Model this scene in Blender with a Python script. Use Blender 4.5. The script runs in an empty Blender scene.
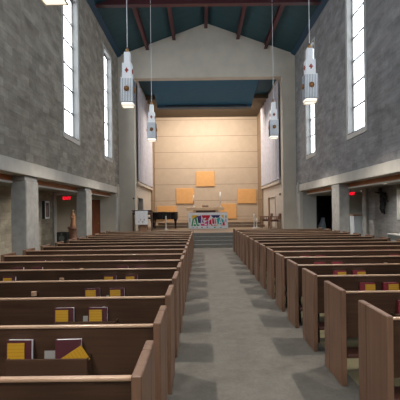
import bpy, bmesh, math, random
from mathutils import Vector, Matrix
random.seed(7)
SC = bpy.context.scene
COL = SC.collection
PI = math.pi

# ------------------------------------------------------------------ materials
def new_mat(name):
    m = bpy.data.materials.new(name); m.use_nodes = True
    nt = m.node_tree
    return m, nt, nt.nodes['Principled BSDF']

def simple(name, col, rough=0.6, metal=0.0, noise=0.0, nscale=8.0, bump=0.0, emit=None, es=0.0, spec=None):
    m, nt, b = new_mat(name)
    b.inputs['Base Color'].default_value = (*col, 1)
    b.inputs['Roughness'].default_value = rough
    b.inputs['Metallic'].default_value = metal
    if spec is not None: b.inputs['Specular IOR Level'].default_value = spec
    if emit:
        b.inputs['Emission Color'].default_value = (*emit, 1)
        b.inputs['Emission Strength'].default_value = es
    if noise or bump:
        tc = nt.nodes.new('ShaderNodeTexCoord')
        n = nt.nodes.new('ShaderNodeTexNoise'); n.inputs['Scale'].default_value = nscale
        n.inputs['Detail'].default_value = 6
        nt.links.new(tc.outputs['Object'], n.inputs['Vector'])
        if noise:
            r = nt.nodes.new('ShaderNodeValToRGB')
            r.color_ramp.elements[0].position = .3; r.color_ramp.elements[1].position = .7
            r.color_ramp.elements[0].color = (*[c*(1-noise) for c in col], 1)
            r.color_ramp.elements[1].color = (*[min(1, c*(1+noise)) for c in col], 1)
            nt.links.new(n.outputs['Fac'], r.inputs['Fac'])
            nt.links.new(r.outputs['Color'], b.inputs['Base Color'])
        if bump:
            bp = nt.nodes.new('ShaderNodeBump'); bp.inputs['Strength'].default_value = bump
            bp.inputs['Distance'].default_value = .02
            nt.links.new(n.outputs['Fac'], bp.inputs['Height'])
            nt.links.new(bp.outputs['Normal'], b.inputs['Normal'])
    return m

def wood(name, c1, c2, axis='x', rough=0.42, scale=9.0, spec=.5):
    m, nt, b = new_mat(name)
    tc = nt.nodes.new('ShaderNodeTexCoord')
    mp = nt.nodes.new('ShaderNodeMapping')
    s = {'x': (.06, 1, 1), 'y': (1, .06, 1), 'z': (1, 1, .06)}[axis]
    mp.inputs['Scale'].default_value = s
    n = nt.nodes.new('ShaderNodeTexNoise'); n.inputs['Scale'].default_value = scale*3
    n.inputs['Detail'].default_value = 8; n.inputs['Distortion'].default_value = .6
    n2 = nt.nodes.new('ShaderNodeTexNoise'); n2.inputs['Scale'].default_value = 2.2
    r = nt.nodes.new('ShaderNodeValToRGB')
    r.color_ramp.elements[0].position = .32; r.color_ramp.elements[1].position = .68
    r.color_ramp.elements[0].color = (*c1, 1); r.color_ramp.elements[1].color = (*c2, 1)
    mix = nt.nodes.new('ShaderNodeMath'); mix.operation = 'MULTIPLY_ADD'
    mix.inputs[1].default_value = .45
    oi = nt.nodes.new('ShaderNodeObjectInfo')
    L = nt.links.new
    add = nt.nodes.new('ShaderNodeVectorMath'); add.operation = 'ADD'
    mul = nt.nodes.new('ShaderNodeMath'); mul.operation = 'MULTIPLY'; mul.inputs[1].default_value = 13.0
    L(oi.outputs['Random'], mul.inputs[0]); L(mul.outputs[0], add.inputs[1]); L(tc.outputs['Object'], add.inputs[0])
    L(add.outputs[0], mp.inputs['Vector']); L(mp.outputs['Vector'], n.inputs['Vector']); L(add.outputs[0], n2.inputs['Vector'])
    sub = nt.nodes.new('ShaderNodeMath'); sub.operation = 'MULTIPLY'; sub.inputs[1].default_value = .6
    L(n.outputs['Fac'], sub.inputs[0])
    L(n2.outputs['Fac'], mix.inputs[0]); L(sub.outputs[0], mix.inputs[2])
    L(mix.outputs[0], r.inputs['Fac']); L(r.outputs['Color'], b.inputs['Base Color'])
    b.inputs['Roughness'].default_value = rough
    b.inputs['Specular IOR Level'].default_value = spec
    bp = nt.nodes.new('ShaderNodeBump'); bp.inputs['Strength'].default_value = .08; bp.inputs['Distance'].default_value = .004
    L(n.outputs['Fac'], bp.inputs['Height']); L(bp.outputs['Normal'], b.inputs['Normal'])
    return m

def block_mat(name, base, plane='yz', bw=.40, bh=.20, var=.21, mortar=.75):
    m, nt, b = new_mat(name)
    L = nt.links.new; N = nt.nodes.new
    g = N('ShaderNodeNewGeometry'); sp = N('ShaderNodeSeparateXYZ'); cb = N('ShaderNodeCombineXYZ')
    L(g.outputs['Position'], sp.inputs[0])
    L(sp.outputs['Y' if plane == 'yz' else 'X'], cb.inputs[0]); L(sp.outputs['Z'], cb.inputs[1])
    br = N('ShaderNodeTexBrick')
    br.inputs['Scale'].default_value = 1.0
    br.inputs['Brick Width'].default_value = bw; br.inputs['Row Height'].default_value = bh
    br.inputs['Mortar Size'].default_value = .006; br.inputs['Mortar Smooth'].default_value = .5
    br.inputs['Color1'].default_value = (*[c*(1-var) for c in base], 1)
    br.inputs['Color2'].default_value = (*[c*(1+var) for c in base], 1)
    br.inputs['Mortar'].default_value = (*[c*mortar for c in base], 1)
    L(cb.outputs[0], br.inputs['Vector'])
    n = N('ShaderNodeTexNoise'); n.inputs['Scale'].default_value = 1.6; n.inputs['Detail'].default_value = 9; n.inputs['Roughness'].default_value = .72
    mp = N('ShaderNodeMapping'); mp.inputs['Scale'].default_value = (1, 2.2, 1)
    L(cb.outputs[0], mp.inputs['Vector']); L(mp.outputs[0], n.inputs['Vector'])
    rp = N('ShaderNodeValToRGB')
    rp.color_ramp.elements[0].position = .36; rp.color_ramp.elements[1].position = .66
    rp.color_ramp.elements[0].color = (.70, .70, .70, 1); rp.color_ramp.elements[1].color = (1.24, 1.24, 1.24, 1)
    L(n.outputs['Fac'], rp.inputs['Fac'])
    mx = N('ShaderNodeMix'); mx.data_type = 'RGBA'; mx.blend_type = 'MULTIPLY'; mx.inputs['Factor'].default_value = 1
    L(br.outputs['Color'], mx.inputs[6]); L(rp.outputs['Color'], mx.inputs[7]); L(mx.outputs[2], b.inputs['Base Color'])
    b.inputs['Roughness'].default_value = .9
    bp = N('ShaderNodeBump'); bp.inputs['Strength'].default_value = .5; bp.inputs['Distance'].default_value = .02
    L(n.outputs['Fac'], bp.inputs['Height']); L(bp.outputs['Normal'], b.inputs['Normal'])
    return m

def lined_mat(name, base, axis, period, width, dark, z0=0.0, rough=.6, noise=.08):
    """boards with thin grooves every `period` metres along a world axis"""
    m, nt, b = new_mat(name); L = nt.links.new; N = nt.nodes.new
    g = N('ShaderNodeNewGeometry'); sp = N('ShaderNodeSeparateXYZ'); L(g.outputs['Position'], sp.inputs[0])
    s = N('ShaderNodeMath'); s.operation = 'SUBTRACT'; s.inputs[1].default_value = z0 - 50*period
    L(sp.outputs[axis], s.inputs[0])
    md = N('ShaderNodeMath'); md.operation = 'MODULO'; md.inputs[1].default_value = period; L(s.outputs[0], md.inputs[0])
    lt = N('ShaderNodeMath'); lt.operation = 'LESS_THAN'; lt.inputs[1].default_value = width; L(md.outputs[0], lt.inputs[0])
    n = N('ShaderNodeTexNoise'); n.inputs['Scale'].default_value = 3; n.inputs['Detail'].default_value = 6
    L(g.outputs['Position'], n.inputs['Vector'])
    rp = N('ShaderNodeValToRGB'); rp.color_ramp.elements[0].position = .3; rp.color_ramp.elements[1].position = .7
    rp.color_ramp.elements[0].color = (*[c*(1-noise) for c in base], 1)
    rp.color_ramp.elements[1].color = (*[c*(1+noise) for c in base], 1)
    L(n.outputs['Fac'], rp.inputs['Fac'])
    mx = N('ShaderNodeMix'); mx.data_type = 'RGBA'; L(lt.outputs[0], mx.inputs['Factor'])
    L(rp.outputs['Color'], mx.inputs[6]); mx.inputs[7].default_value = (*dark, 1)
    L(mx.outputs[2], b.inputs['Base Color']); b.inputs['Roughness'].default_value = rough
    return m

M = {}
M['block_left'] = block_mat('block_left', (.312, .287, .247))  # same blocks as the right wall, warmer light put into the colour
M['block_right'] = block_mat('block_right', (.265, .262, .268), var=.13)
M['block_low_left'] = block_mat('block_low_left', (.36, .32, .25), bh=.2, var=.16)
M['block_low_right'] = block_mat('block_low_right', (.30, .29, .28), bh=.2, var=.08)
M['block_end'] = block_mat('block_end', (.30, .285, .255), plane='xz', var=.12)
M['plaster'] = simple('plaster', (.56, .51, .43), .85, noise=.07, nscale=1.5)
M['plaster_grey'] = simple('plaster_grey', (.40, .395, .375), .85, noise=.08, nscale=2)
M['beige_paint'] = simple('beige_paint', (.56, .50, .43), .8, noise=.04, nscale=2)
M['concrete'] = simple('concrete', (.31, .305, .29), .85, noise=.16, nscale=5, bump=.2)
M['band'] = simple('band', (.52, .50, .455), .8, noise=.08, nscale=3)
M['teal'] = lined_mat('teal', (.012, .052, .066), 'Y', .6, .02, (.006, .026, .034), rough=.7)
M['teal_flat'] = simple('teal_flat', (.014, .098, .170), .7, noise=.06, nscale=3)
M['blue_trim'] = simple('blue_trim', (.010, .050, .095), .6, noise=.08)
M['black_slot'] = simple('black_slot', (.006, .010, .014), .8)
M['maroon_steel'] = simple('maroon_steel', (.062, .012, .017), .5, noise=.12)
M['carpet'] = None
M['dark_beige'] = simple('dark_beige', (.12, .09, .06), .8)
M['reveal'] = simple('reveal', (.20, .198, .19), .7, noise=.06)  # frame paint darkened in colour to offset the daylight on the jambs
M['tile'] = simple('tile', (.155, .14, .085), .45, noise=.12, nscale=4)
M['platform_wood'] = wood('platform_wood', (.19, .13, .08), (.28, .195, .125), 'x')
M['step_carpet'] = simple('step_carpet', (.088, .088, .084), .95, noise=.15, nscale=14, bump=.2)
M['back_wall'] = lined_mat('back_wall', (.52, .41, .30), 'Z', 1.165, .035, (.30, .22, .15), z0=1.10, noise=.05)
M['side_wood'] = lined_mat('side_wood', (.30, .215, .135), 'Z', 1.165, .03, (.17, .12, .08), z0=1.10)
M['orange_panel'] = simple('orange_panel', (.74, .40, .15), .8, noise=.05, nscale=6)
M['fabric_curtain'] = simple('fabric_curtain', (.52, .50, .54), .9, noise=.08, nscale=5)
M['pew_x'] = wood('pew_x', (.028, .0135, .008), (.062, .032, .018), 'x', .65, spec=.2)  # same wood as the ends, shade on the backs put into the colour
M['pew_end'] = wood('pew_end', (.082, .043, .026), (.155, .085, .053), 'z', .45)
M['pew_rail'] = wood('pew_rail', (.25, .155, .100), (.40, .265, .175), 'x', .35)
M['pew_seat'] = wood('pew_seat', (.045, .022, .014), (.09, .045, .028), 'x', .35)
M['kneeler_vinyl'] = simple('kneeler_vinyl', (.075, .028, .02), .5, noise=.1)
M['dark_metal'] = simple('dark_metal', (.02, .02, .02), .5, .6)
M['maroon_book'] = simple('maroon_book', (.048, .004, .009), .7, noise=.1, nscale=20)
M['red_book'] = simple('red_book', (.15, .009, .018), .7, noise=.1, nscale=20)
M['paper'] = simple('paper', (.82, .82, .85), .8)
M['card'] = simple('card', (.22, .21, .20), .8)
def booklet_mat(name, c):
    m, nt, b = new_mat(name); L = nt.links.new; N = nt.nodes.new
    tc = N('ShaderNodeTexCoord'); sp = N('ShaderNodeSeparateXYZ'); L(tc.outputs['Object'], sp.inputs[0])
    md = N('ShaderNodeMath'); md.operation = 'MODULO'; md.inputs[1].default_value = .022; L(sp.outputs['Z'], md.inputs[0])
    lt = N('ShaderNodeMath'); lt.operation = 'LESS_THAN'; lt.inputs[1].default_value = .004; L(md.outputs[0], lt.inputs[0])
    mx = N('ShaderNodeMix'); mx.data_type = 'RGBA'; L(lt.outputs[0], mx.inputs['Factor'])
    mx.inputs[6].default_value = (*c, 1); mx.inputs[7].default_value = (*[v*.72 for v in c], 1)
    L(mx.outputs[2], b.inputs['Base Color']); b.inputs['Roughness'].default_value = .6
    return m
M['yellow'] = booklet_mat('yellow', (.40, .215, .008))
M['frame_white'] = simple('frame_white', (.50, .50, .48), .5)
M['muntin'] = simple('muntin', (.20, .20, .20), .5)
M['lantern_white'] = simple('lantern_white', (.80, .83, .86), .45, emit=(.80, .88, 1.0), es=.05)
M['lantern_slat'] = simple('lantern_slat', (.10, .12, .16), .5)
M['lantern_glow'] = simple('lantern_glow', (1, .95, .85), .5, emit=(1, .90, .74), es=1.15)
M['lantern_warm'] = simple('lantern_warm', (1, .85, .6), .5, emit=(1, .62, .33), es=.75)
M['brass'] = simple('brass', (.42, .24, .10), .4, .7)
M['rosette'] = simple('rosette', (.26, .11, .035), .5, .4, noise=.3, nscale=40)
M['red_enamel'] = simple('red_enamel', (.38, .05, .04), .5)
M['cord'] = simple('cord', (.62, .64, .66), .5)
M['wood_fascia'] = wood('wood_fascia', (.36, .115, .032), (.50, .18, .06), 'y', .45)
M['white_paint'] = simple('white_paint', (.66, .65, .62), .7)
M['ceil_white'] = simple('ceil_white', (.34, .33, .31), .8, noise=.05)
M['red_door'] = wood('red_door', (.22, .070, .030), (.33, .11, .05), 'z', .45)
M['dark_glass'] = simple('dark_glass', (.008, .008, .010), .12)
M['dark_void'] = simple('dark_void', (.012, .012, .013), .9)  # near-black colour stands in for unlit doorway interiors
M['exit_red'] = simple('exit_red', (.8, .02, .02), .5, emit=(1, .01, .03), es=1.6)
M['exit_body'] = simple('exit_body', (.10, .02, .02), .5)
M['stone_pink'] = simple('stone_pink', (.33, .17, .115), .7, noise=.2, nscale=12)
M['carved_wood'] = wood('carved_wood', (.42, .20, .10), (.58, .30, .16), 'z', .5)
M['black_plastic'] = simple('black_plastic', (.015, .018, .018), .4)
M['piano_black'] = simple('piano_black', (.008, .008, .009), .15)
M['piano_white'] = simple('piano_white', (.75, .74, .70), .3)
M['bronze_black'] = simple('bronze_black', (.008, .008, .009), .8, 0, noise=.2)
M['dark_oak'] = wood('dark_oak', (.05, .025, .015), (.10, .05, .03), 'x', .4)
M['mid_oak'] = wood('mid_oak', (.20, .10, .055), (.30, .16, .09), 'z', .45)
M['pale_oak'] = wood('pale_oak', (.52, .36, .22), (.66, .48, .31), 'x', .45)
M['white_cloth'] = simple('white_cloth', (.72, .74, .78), .9, noise=.08, nscale=14)
M['cloth_blue'] = simple('cloth_blue', (.36, .42, .50), .9, noise=.2, nscale=6)
M['pedestal_white'] = simple('pedestal_white', (.58, .63, .68), .6)
M['candle'] = simple('candle', (.86, .84, .78), .5)
M['silver'] = simple('silver', (.55, .57, .62), .3, .8)
M['cushion_brown'] = simple('cushion_brown', (.17, .065, .05), .8, noise=.1)
M['plaque'] = simple('plaque', (.06, .05, .05), .5)
M['photo_dark'] = simple('photo_dark', (.06, .055, .06), .5, noise=.5, nscale=9)
M['skin_print'] = simple('skin_print', (.42, .20, .12), .6)
M['display_cream'] = simple('display_cream', (.66, .58, .50), .8, noise=.06, nscale=3)
M['slate'] = simple('slate', (.10, .115, .11), .6)
M['print_grey'] = simple('print_grey', (.50, .48, .55), .9, noise=.2, nscale=12)
for nm, c in dict(b_yellow=(.85, .50, .03), b_green=(.02, .30, .10), b_red=(.60, .01, .04), b_pink=(.72, .03, .25),
                  b_navy=(.02, .02, .12), b_teal=(.03, .42, .38), b_blue=(.05, .20, .50), b_purple=(.14, .04, .20),
                  b_white=(.82, .82, .84)).items():
    M[nm] = simple(nm, c, .85)

def carpet():
    m, nt, b = new_mat('carpet'); L = nt.links.new; N = nt.nodes.new
    g = N('ShaderNodeNewGeometry')
    n = N('ShaderNodeTexNoise'); n.inputs['Scale'].default_value = 3.4; n.inputs['Detail'].default_value = 10; n.inputs['Roughness'].default_value = .8
    f = N('ShaderNodeTexNoise'); f.inputs['Scale'].default_value = 90; f.inputs['Detail'].default_value = 3
    L(g.outputs['Position'], n.inputs['Vector']); L(g.outputs['Position'], f.inputs['Vector'])
    r = N('ShaderNodeValToRGB'); r.color_ramp.elements[0].position = .32; r.color_ramp.elements[1].position = .7
    r.color_ramp.elements[0].color = (.058, .052, .041, 1); r.color_ramp.elements[1].color = (.116, .104, .083, 1)
    L(n.outputs['Fac'], r.inputs['Fac'])
    mx = N('ShaderNodeMix'); mx.data_type = 'RGBA'; mx.blend_type = 'OVERLAY'; mx.inputs['Factor'].default_value = .35
    L(r.outputs['Color'], mx.inputs[6]); L(f.outputs['Color'], mx.inputs[7])
    hs = N('ShaderNodeHueSaturation'); hs.inputs['Saturation'].default_value = .6
    L(mx.outputs[2], hs.inputs['Color'])
    L(hs.outputs['Color'], b.inputs['Base Color']); b.inputs['Roughness'].default_value = .85
    bp = N('ShaderNodeBump'); bp.inputs['Strength'].default_value = .35; bp.inputs['Distance'].default_value = .006
    L(f.outputs['Fac'], bp.inputs['Height']); L(bp.outputs['Normal'], b.inputs['Normal'])
    return m
M['carpet'] = carpet()

def pane_mat():
    m = bpy.data.materials.new('window_pane'); m.use_nodes = True
    nt = m.node_tree; nt.nodes.clear()
    o = nt.nodes.new('ShaderNodeOutputMaterial'); t = nt.nodes.new('ShaderNodeBsdfTransparent')
    t.inputs['Color'].default_value = (.93, .95, .97, 1)
    g = nt.nodes.new('ShaderNodeBsdfGlossy'); g.inputs['Roughness'].default_value = .2
    mx = nt.nodes.new('ShaderNodeMixShader'); mx.inputs[0].default_value = .03
    nt.links.new(t.outputs[0], mx.inputs[1]); nt.links.new(g.outputs[0], mx.inputs[2]); nt.links.new(mx.outputs[0], o.inputs[0])
    return m
M['pane'] = pane_mat()

# ------------------------------------------------------------------ mesh helpers
class MB:
    def __init__(s): s.bm = bmesh.new(); s.mats = []
    def mi(s, m):
        if m not in s.mats: s.mats.append(m)
        return s.mats.index(m)
    def box(s, x0, x1, y0, y1, z0, z1, m='', bev=0.0, mat=None, seg=1):
        mtx = Matrix.Translation(((x0+x1)/2, (y0+y1)/2, (z0+z1)/2)) @ Matrix.Diagonal((abs(x1-x0), abs(y1-y0), abs(z1-z0), 1))
        if mat is not None: mtx = mat @ mtx
        r = bmesh.ops.create_cube(s.bm, size=1, matrix=mtx)
        vs = r['verts']
        fs = {f for v in vs for f in v.link_faces}
        i = s.mi(m)
        for f in fs: f.material_index = i
        if bev:
            es = list({e for v in vs for e in v.link_edges})
            rb = bmesh.ops.bevel(s.bm, geom=es, offset=bev, segments=seg, affect='EDGES', profile=.6)
            for f in rb['faces']: f.material_index = i
        return s
    def prism(s, pts, a0, a1, axis, m=''):
        """extrude polygon pts (2D) along axis from a0 to a1"""
        def P(p, a):
            return {'x': (a, p[0], p[1]), 'y': (p[0], a, p[1]), 'z': (p[0], p[1], a)}[axis]
        v0 = [s.bm.verts.new(P(p, a0)) for p in pts]; v1 = [s.bm.verts.new(P(p, a1)) for p in pts]
        i = s.mi(m); n = len(pts)
        fs = [s.bm.faces.new(v0), s.bm.faces.new(list(reversed(v1)))]
        for k in range(n):
            fs.append(s.bm.faces.new((v0[k], v1[k], v1[(k+1) % n], v0[(k+1) % n])))
        for f in fs: f.material_index = i
        return s
    def cyl(s, p0, p1, r0, r1=None, m='', n=12):
        r1 = r0 if r1 is None else r1
        p0, p1 = Vector(p0), Vector(p1); d = p1-p0
        q = d.to_track_quat('Z', 'Y').to_matrix().to_4x4()
        r = bmesh.ops.create_cone(s.bm, cap_ends=True, segments=n, radius1=r0, radius2=max(r1, 1e-4), depth=d.length,
                                  matrix=Matrix.Translation((p0+p1)/2) @ q)
        i = s.mi(m)
        for f in {f for v in r['verts'] for f in v.link_faces}: f.material_index = i
        return s
    def lathe(s, prof, c=(0, 0, 0), m='', n=16):
        rings = []
        for r, z in prof:
            rings.append([s.bm.verts.new((c[0]+r*math.cos(2*PI*k/n), c[1]+r*math.sin(2*PI*k/n), c[2]+z)) for k in range(n)])
        i = s.mi(m)
        for a, b in zip(rings, rings[1:]):
            for k in range(n):
                f = s.bm.faces.new((a[k], a[(k+1) % n], b[(k+1) % n], b[k])); f.material_index = i; f.smooth = True
        for ring, rev in ((rings[0], True), (rings[-1], False)):
            f = s.bm.faces.new(list(reversed(ring)) if rev else ring); f.material_index = i
        return s
    def ball(s, c, r, m='', sc=(1, 1, 1)):
        mt = Matrix.Translation(c) @ Matrix.Diagonal((*sc, 1))
        q = bmesh.ops.create_uvsphere(s.bm, u_segments=14, v_segments=9, radius=r, matrix=mt)
        i = s.mi(m)
        for f in {f for v in q['verts'] for f in v.link_faces}: f.material_index = i; f.smooth = True
        return s
    def build(s, name, parent=None, loc=None):
        bmesh.ops.recalc_face_normals(s.bm, faces=s.bm.faces)
        me = bpy.data.meshes.new(name); s.bm.to_mesh(me); s.bm.free()
        for m in s.mats: me.materials.append(M[m])
        o = bpy.data.objects.new(name, me); COL.objects.link(o)
        if parent: o.parent = parent
        if loc: o.location = loc
        return o

def tag(o, label=None, cat=None, group=None, kind=None):
    if label: o['label'] = label
    if cat: o['category'] = cat
    if group: o['group'] = group
    if kind: o['kind'] = kind
    return o
def empty(name, loc, label, cat, group=None, rz=0):
    o = bpy.data.objects.new(name, None); COL.objects.link(o); o.empty_display_size = .2
    o.location = loc; o.rotation_euler.z = rz
    return tag(o, label, cat, group)
def struct(o): o['kind'] = 'structure'; return o
def copy_tree(o, parent=None):
    c = o.copy(); COL.objects.link(c)
    c.parent = parent
    for ch in list(o.children): copy_tree(ch, c)
    return c
ORD = ['', 'first', 'second', 'third', 'fourth', 'fifth', 'sixth', 'seventh', 'eighth', 'ninth', 'tenth',
       'eleventh', 'twelfth', 'thirteenth', 'fourteenth', 'fifteenth', 'sixteenth']

# ------------------------------------------------------------------ dimensions
XL, XR = -4.06, 4.82          # nave wall faces
XC = .38
YA = 19.3                     # chancel arch wall
YB = 27.8                     # chancel back wall
YR = -4.5                     # rear of the room
EAVE, APEX = 9.37, 10.97
T = .35
TW = .21
SILL, HEAD = 3.95, 8.62
SLX, SRX = -5.5, 6.27         # side aisle outer walls
RLX, RRX = -7.0, 7.8          # recess outer walls
YREC, YEND = 14.7, 18.6
CEIL = 2.34
BB, BT = 2.46, 2.77           # lintel band
CLX, CRX = -3.26, 4.16        # chancel side walls
DZ = .58                      # chancel floor

# ------------------------------------------------------------------ floor
b = MB(); b.box(-8, 8.8, YR-.3, 28.3, -.12, 0, 'tile'); struct(b.build('floor'))
b = MB(); b.box(-.42, 1.40, YR, 16.05, 0, .006, 'carpet')
tag(b.build('carpet_runner'), 'grey carpet running up the centre aisle between the pews', 'carpet')
# chancel steps and platform
b = MB()
for k in range(4):
    b.box(-3.7, 4.5, 16.2+.3*k, 17.35, .145*k+.001, .145*(k+1), 'step_carpet', bev=.008)
tag(b.build('chancel_steps'), 'grey carpeted steps up to the chancel at the aisle end', 'steps')
b = MB(); b.box(-3.7, 4.5, 17.36, YA-.02, 0.001, DZ, 'platform_wood'); b.box(CLX+.002, CRX-.002, YA-.02, YB-.002, 0.001, DZ, 'platform_wood')
struct(b.build('floor_chancel'))
b = MB()
b.box(-2.7, 3.7, 22.2, YB-.01, DZ+.001, .73, 'platform_wood', bev=.01); b.box(-2.5, 3.5, 22.55, YB-.01, .73, .88, 'platform_wood', bev=.01)
tag(b.build('altar_platform'), 'low stepped tan wooden platform under the altar table', 'platform')

# ------------------------------------------------------------------ nave walls with windows
WL = [(-3.1, -1.75), (1.75, 3.1), (6.35, 7.68), (11.5, 12.9), (16.38, 17.75)]
WR = [(-3.4, -2.1), (1.5, 2.8), (6.3, 7.6), (11.14, 12.46), (16.0, 17.3)]
def nave_wall(name, x, sgn, wins, mat):
    b = MB(); xa, xb = sorted((x, x+sgn*TW))
    b.box(xa, xb, YR, YA+.6, BT, SILL, mat)
    b.box(xa, xb, YR, YA+.6, HEAD, EAVE+.5, mat)
    ys = [YR] + [v for w in wins for v in w] + [YA+.6]
    for i in range(0, len(ys), 2): b.box(xa, xb, ys[i], ys[i+1], SILL, HEAD, mat)
    struct(b.build(name))
nave_wall('wall_left', XL, -1, WL, 'block_left')
nave_wall('wall_right', XR, 1, WR, 'block_right')
wn = 0
def window(x, sgn, y0, y1):
    """sgn points out of the room"""
    global wn; wn += 1
    root = bpy.data.objects.new('window_%d' % wn, None); COL.objects.link(root); root.location = (x, (y0+y1)/2, SILL)
    struct(root); w = (y1-y0)/2; h = HEAD-SILL
    R = lambda a, c: tuple(sorted((sgn*a, sgn*c)))
    b = MB(); t = .09
    x0, x1 = R(-.03, .20)      # casing boards lining the reveal and lapping the wall
    xt0, xt1 = R(-.03, -.002)
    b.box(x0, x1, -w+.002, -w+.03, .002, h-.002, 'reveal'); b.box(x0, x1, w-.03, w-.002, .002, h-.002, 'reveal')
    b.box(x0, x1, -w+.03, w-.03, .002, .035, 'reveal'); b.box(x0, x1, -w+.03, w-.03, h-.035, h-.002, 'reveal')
    b.box(xt0, xt1, -w-t, -w+.002, -.12, h+.09, 'frame_white'); b.box(xt0, xt1, w-.002, w+t, -.12, h+.09, 'frame_white')
    b.box(xt0, xt1, -w, w, -.14, .002, 'frame_white'); b.box(xt0, xt1, -w, w, h-.002, h+.09, 'frame_white')
    # sash rails right around the glass
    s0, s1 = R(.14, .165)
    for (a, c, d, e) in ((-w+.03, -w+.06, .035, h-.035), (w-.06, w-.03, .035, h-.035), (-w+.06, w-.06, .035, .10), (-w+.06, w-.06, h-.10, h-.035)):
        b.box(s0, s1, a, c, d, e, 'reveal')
    b.build('window_frame', root)
    b = MB(); n = 6; m0, m1 = R(.135, .155)
    for k in range(1, n):
        z = .13+(h-.25)*k/n; b.box(m0, m1, -w+.06, w-.06, z-.03, z+.03, 'muntin')
    b.build('glazing_bars', root)
    b = MB(); p0, p1 = R(.156, .162); b.box(p0, p1, -w+.08, w-.08, .12, h-.11, 'pane'); b.build('window_pane', root)
    l = bpy.data.lights.new('daylight_portal', 'AREA'); l.shape = 'RECTANGLE'; l.size = h; l.size_y = y1-y0
    l.cycles.is_portal = True
    lo = bpy.data.objects.new('daylight_portal', l); COL.objects.link(lo)
    lo.location = (x+sgn*.24, (y0+y1)/2, SILL+h/2); lo.rotation_euler = (0, sgn*PI/2, 0)
for w in WL: window(XL, -1, *w)
for w in WR: window(XR, 1, *w)

# lintel bands, beams of the side aisles
tn = 0
for x, s in ((XL, -1), (XR, 1)):
    tn += 1; xa, xb = sorted((x-s*.04, x+s*T))
    b = MB(); b.box(xa, xb, YR, YEND+.7, BB, BT, 'band', bev=.01)
    xa, xb = sorted((x-s*.02, x+s*.02))
    struct(b.build('trim_%d' % tn))
    tn += 1; xa, xb = sorted((x+s*(T+.002), x+s*(T+.05)))
    b = MB(); b.box(xa, xb, YR, YEND, CEIL-.01, BT+.1, 'wood_fascia'); struct(b.build('trim_%d' % tn))
    tn += 1; xa, xb = sorted((x+s*(T-.03), x+s*(T+.09)))
    b = MB(); b.box(xa, xb, YR, YEND, CEIL-.055, CEIL-.011, 'white_paint'); struct(b.build('trim_%d' % tn))
# portal edge frame at the end of each side aisle (pilaster attached to arch wall)
for x, s in ((XL, -1), (XR, 1)):
    xa, xb = sorted((x-s*.03, x+s*.12)); tn += 1
    b = MB(); b.box(xa, xb, YEND-.02, YA-.002, 0.001, BB-.001, 'band', bev=.01); struct(b.build('trim_%d' % tn))
# columns
def column(x, s, y0, y1, label):
    o = empty('column', (x+s*.19, (y0+y1)/2, 0), label, 'column', 'concrete columns along the side aisles')
    b = MB(); b.box(-.185, .185, -(y1-y0)/2, (y1-y0)/2, 0.007, BB-.058*0-.12, 'concrete', bev=.02)
    b.box(-.19, .155, -(y1-y0)/2-.012, (y1-y0)/2+.012, BB-.12, BB-.001, 'concrete', bev=.01)
    sh = b.build('shaft', o)
    return o
XLn = {}
column(XL, -1, 9.0, 9.68, 'square grey concrete column at left, between the near pews and the framed picture')
column(XL, -1, 13.75, 14.42, 'square grey concrete column at left, beside the red-brown door')
column(XL, -1, 4.1, 4.78, 'concrete column at left beyond the frame edge nearest the viewer')
column(XR, 1, 13.4, 14.15, 'square grey concrete column at right, between the dark doorway and the white pedestal')
column(XR, 1, 8.55, 9.25, 'concrete column at right beyond the frame edge')
column(XR, 1, 3.7, 4.4, 'concrete column at right nearest the viewer')

# side aisles
for x, s, sx, rx, mat, nm in ((XL, -1, SLX, RLX, 'block_low_left', 'left'), (XR, 1, SRX, RRX, 'block_low_right', 'right')):
    xa, xb = sorted((sx, sx+s*.3)); b = MB(); b.box(xa, xb, YR, YREC, 0, CEIL, mat)
    ra, rb = sorted((sx+s*.3, rx+s*.3)); b.box(ra, rb, YREC-.2, YREC, 0, CEIL, 'block_end')
    xa, xb = sorted((rx, rx+s*.3)); b.box(xa, xb, YREC, YEND+.3, 0, CEIL, mat)
    struct(b.build('wall_%s_aisle' % nm))
    xa, xb = sorted((x+s*(T+.052), rx+s*.3)); b = MB(); b.box(xa, xb, YR, YEND, CEIL+.001, CEIL+.15, 'ceil_white'); struct(b.build('ceiling_%s_aisle' % nm))
# end walls of the aisles with a door each
def end_wall(nm, xa, xb, d0, d1, mat):
    b = MB(); b.box(xa, d0, YEND, YEND+.25, 0, CEIL, mat); b.box(d1, xb, YEND, YEND+.25, 0, CEIL, mat)
    b.box(d0, d1, YEND, YEND+.25, 2.22, CEIL, mat); b.box(xa-.2, xb+.2, YEND+.002, YEND+.25, CEIL, 2.9, mat); struct(b.build('wall_%s_end' % nm))
end_wall('left', RLX, XL-.12, -5.66, -4.80, 'plaster')
end_wall('right', XR+.12, RRX, 5.60, 6.52, 'plaster_grey')
d = bpy.data.objects.new('door_1', None); COL.objects.link(d); d.location = (-5.23, YEND, 0); struct(d)
b = MB(); b.box(-.385, .385, .04, .085, .012, 2.17, 'red_door', bev=.004); dl = b.build('door_leaf', d)
b = MB(); b.cyl((.31, .04, 1.02), (.31, -.01, 1.02), .012, m='brass'); b.ball((.31, -.03, 1.02), .03, 'brass'); b.build('door_knob', d)
b = MB()
for a, c in ((-.43, -.388), (.388, .43)): b.box(a, c, -.01, .12, 0.001, 2.215, 'frame_white')
b.box(-.388, .388, -.01, .12, 2.172, 2.215, 'frame_white'); b.build('door_frame', d)
d = bpy.data.objects.new('door_2', None); COL.objects.link(d); d.location = (6.06, YEND, 0); struct(d)
b = MB()
for a, c in ((-.458, -.40), (.40, .458)): b.box(a, c, -.02, .2, 0.001, 2.215, 'dark_metal')
b.box(-.40, .40, -.02, .2, 2.16, 2.215, 'dark_metal'); b.build('door_frame', d)
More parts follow.
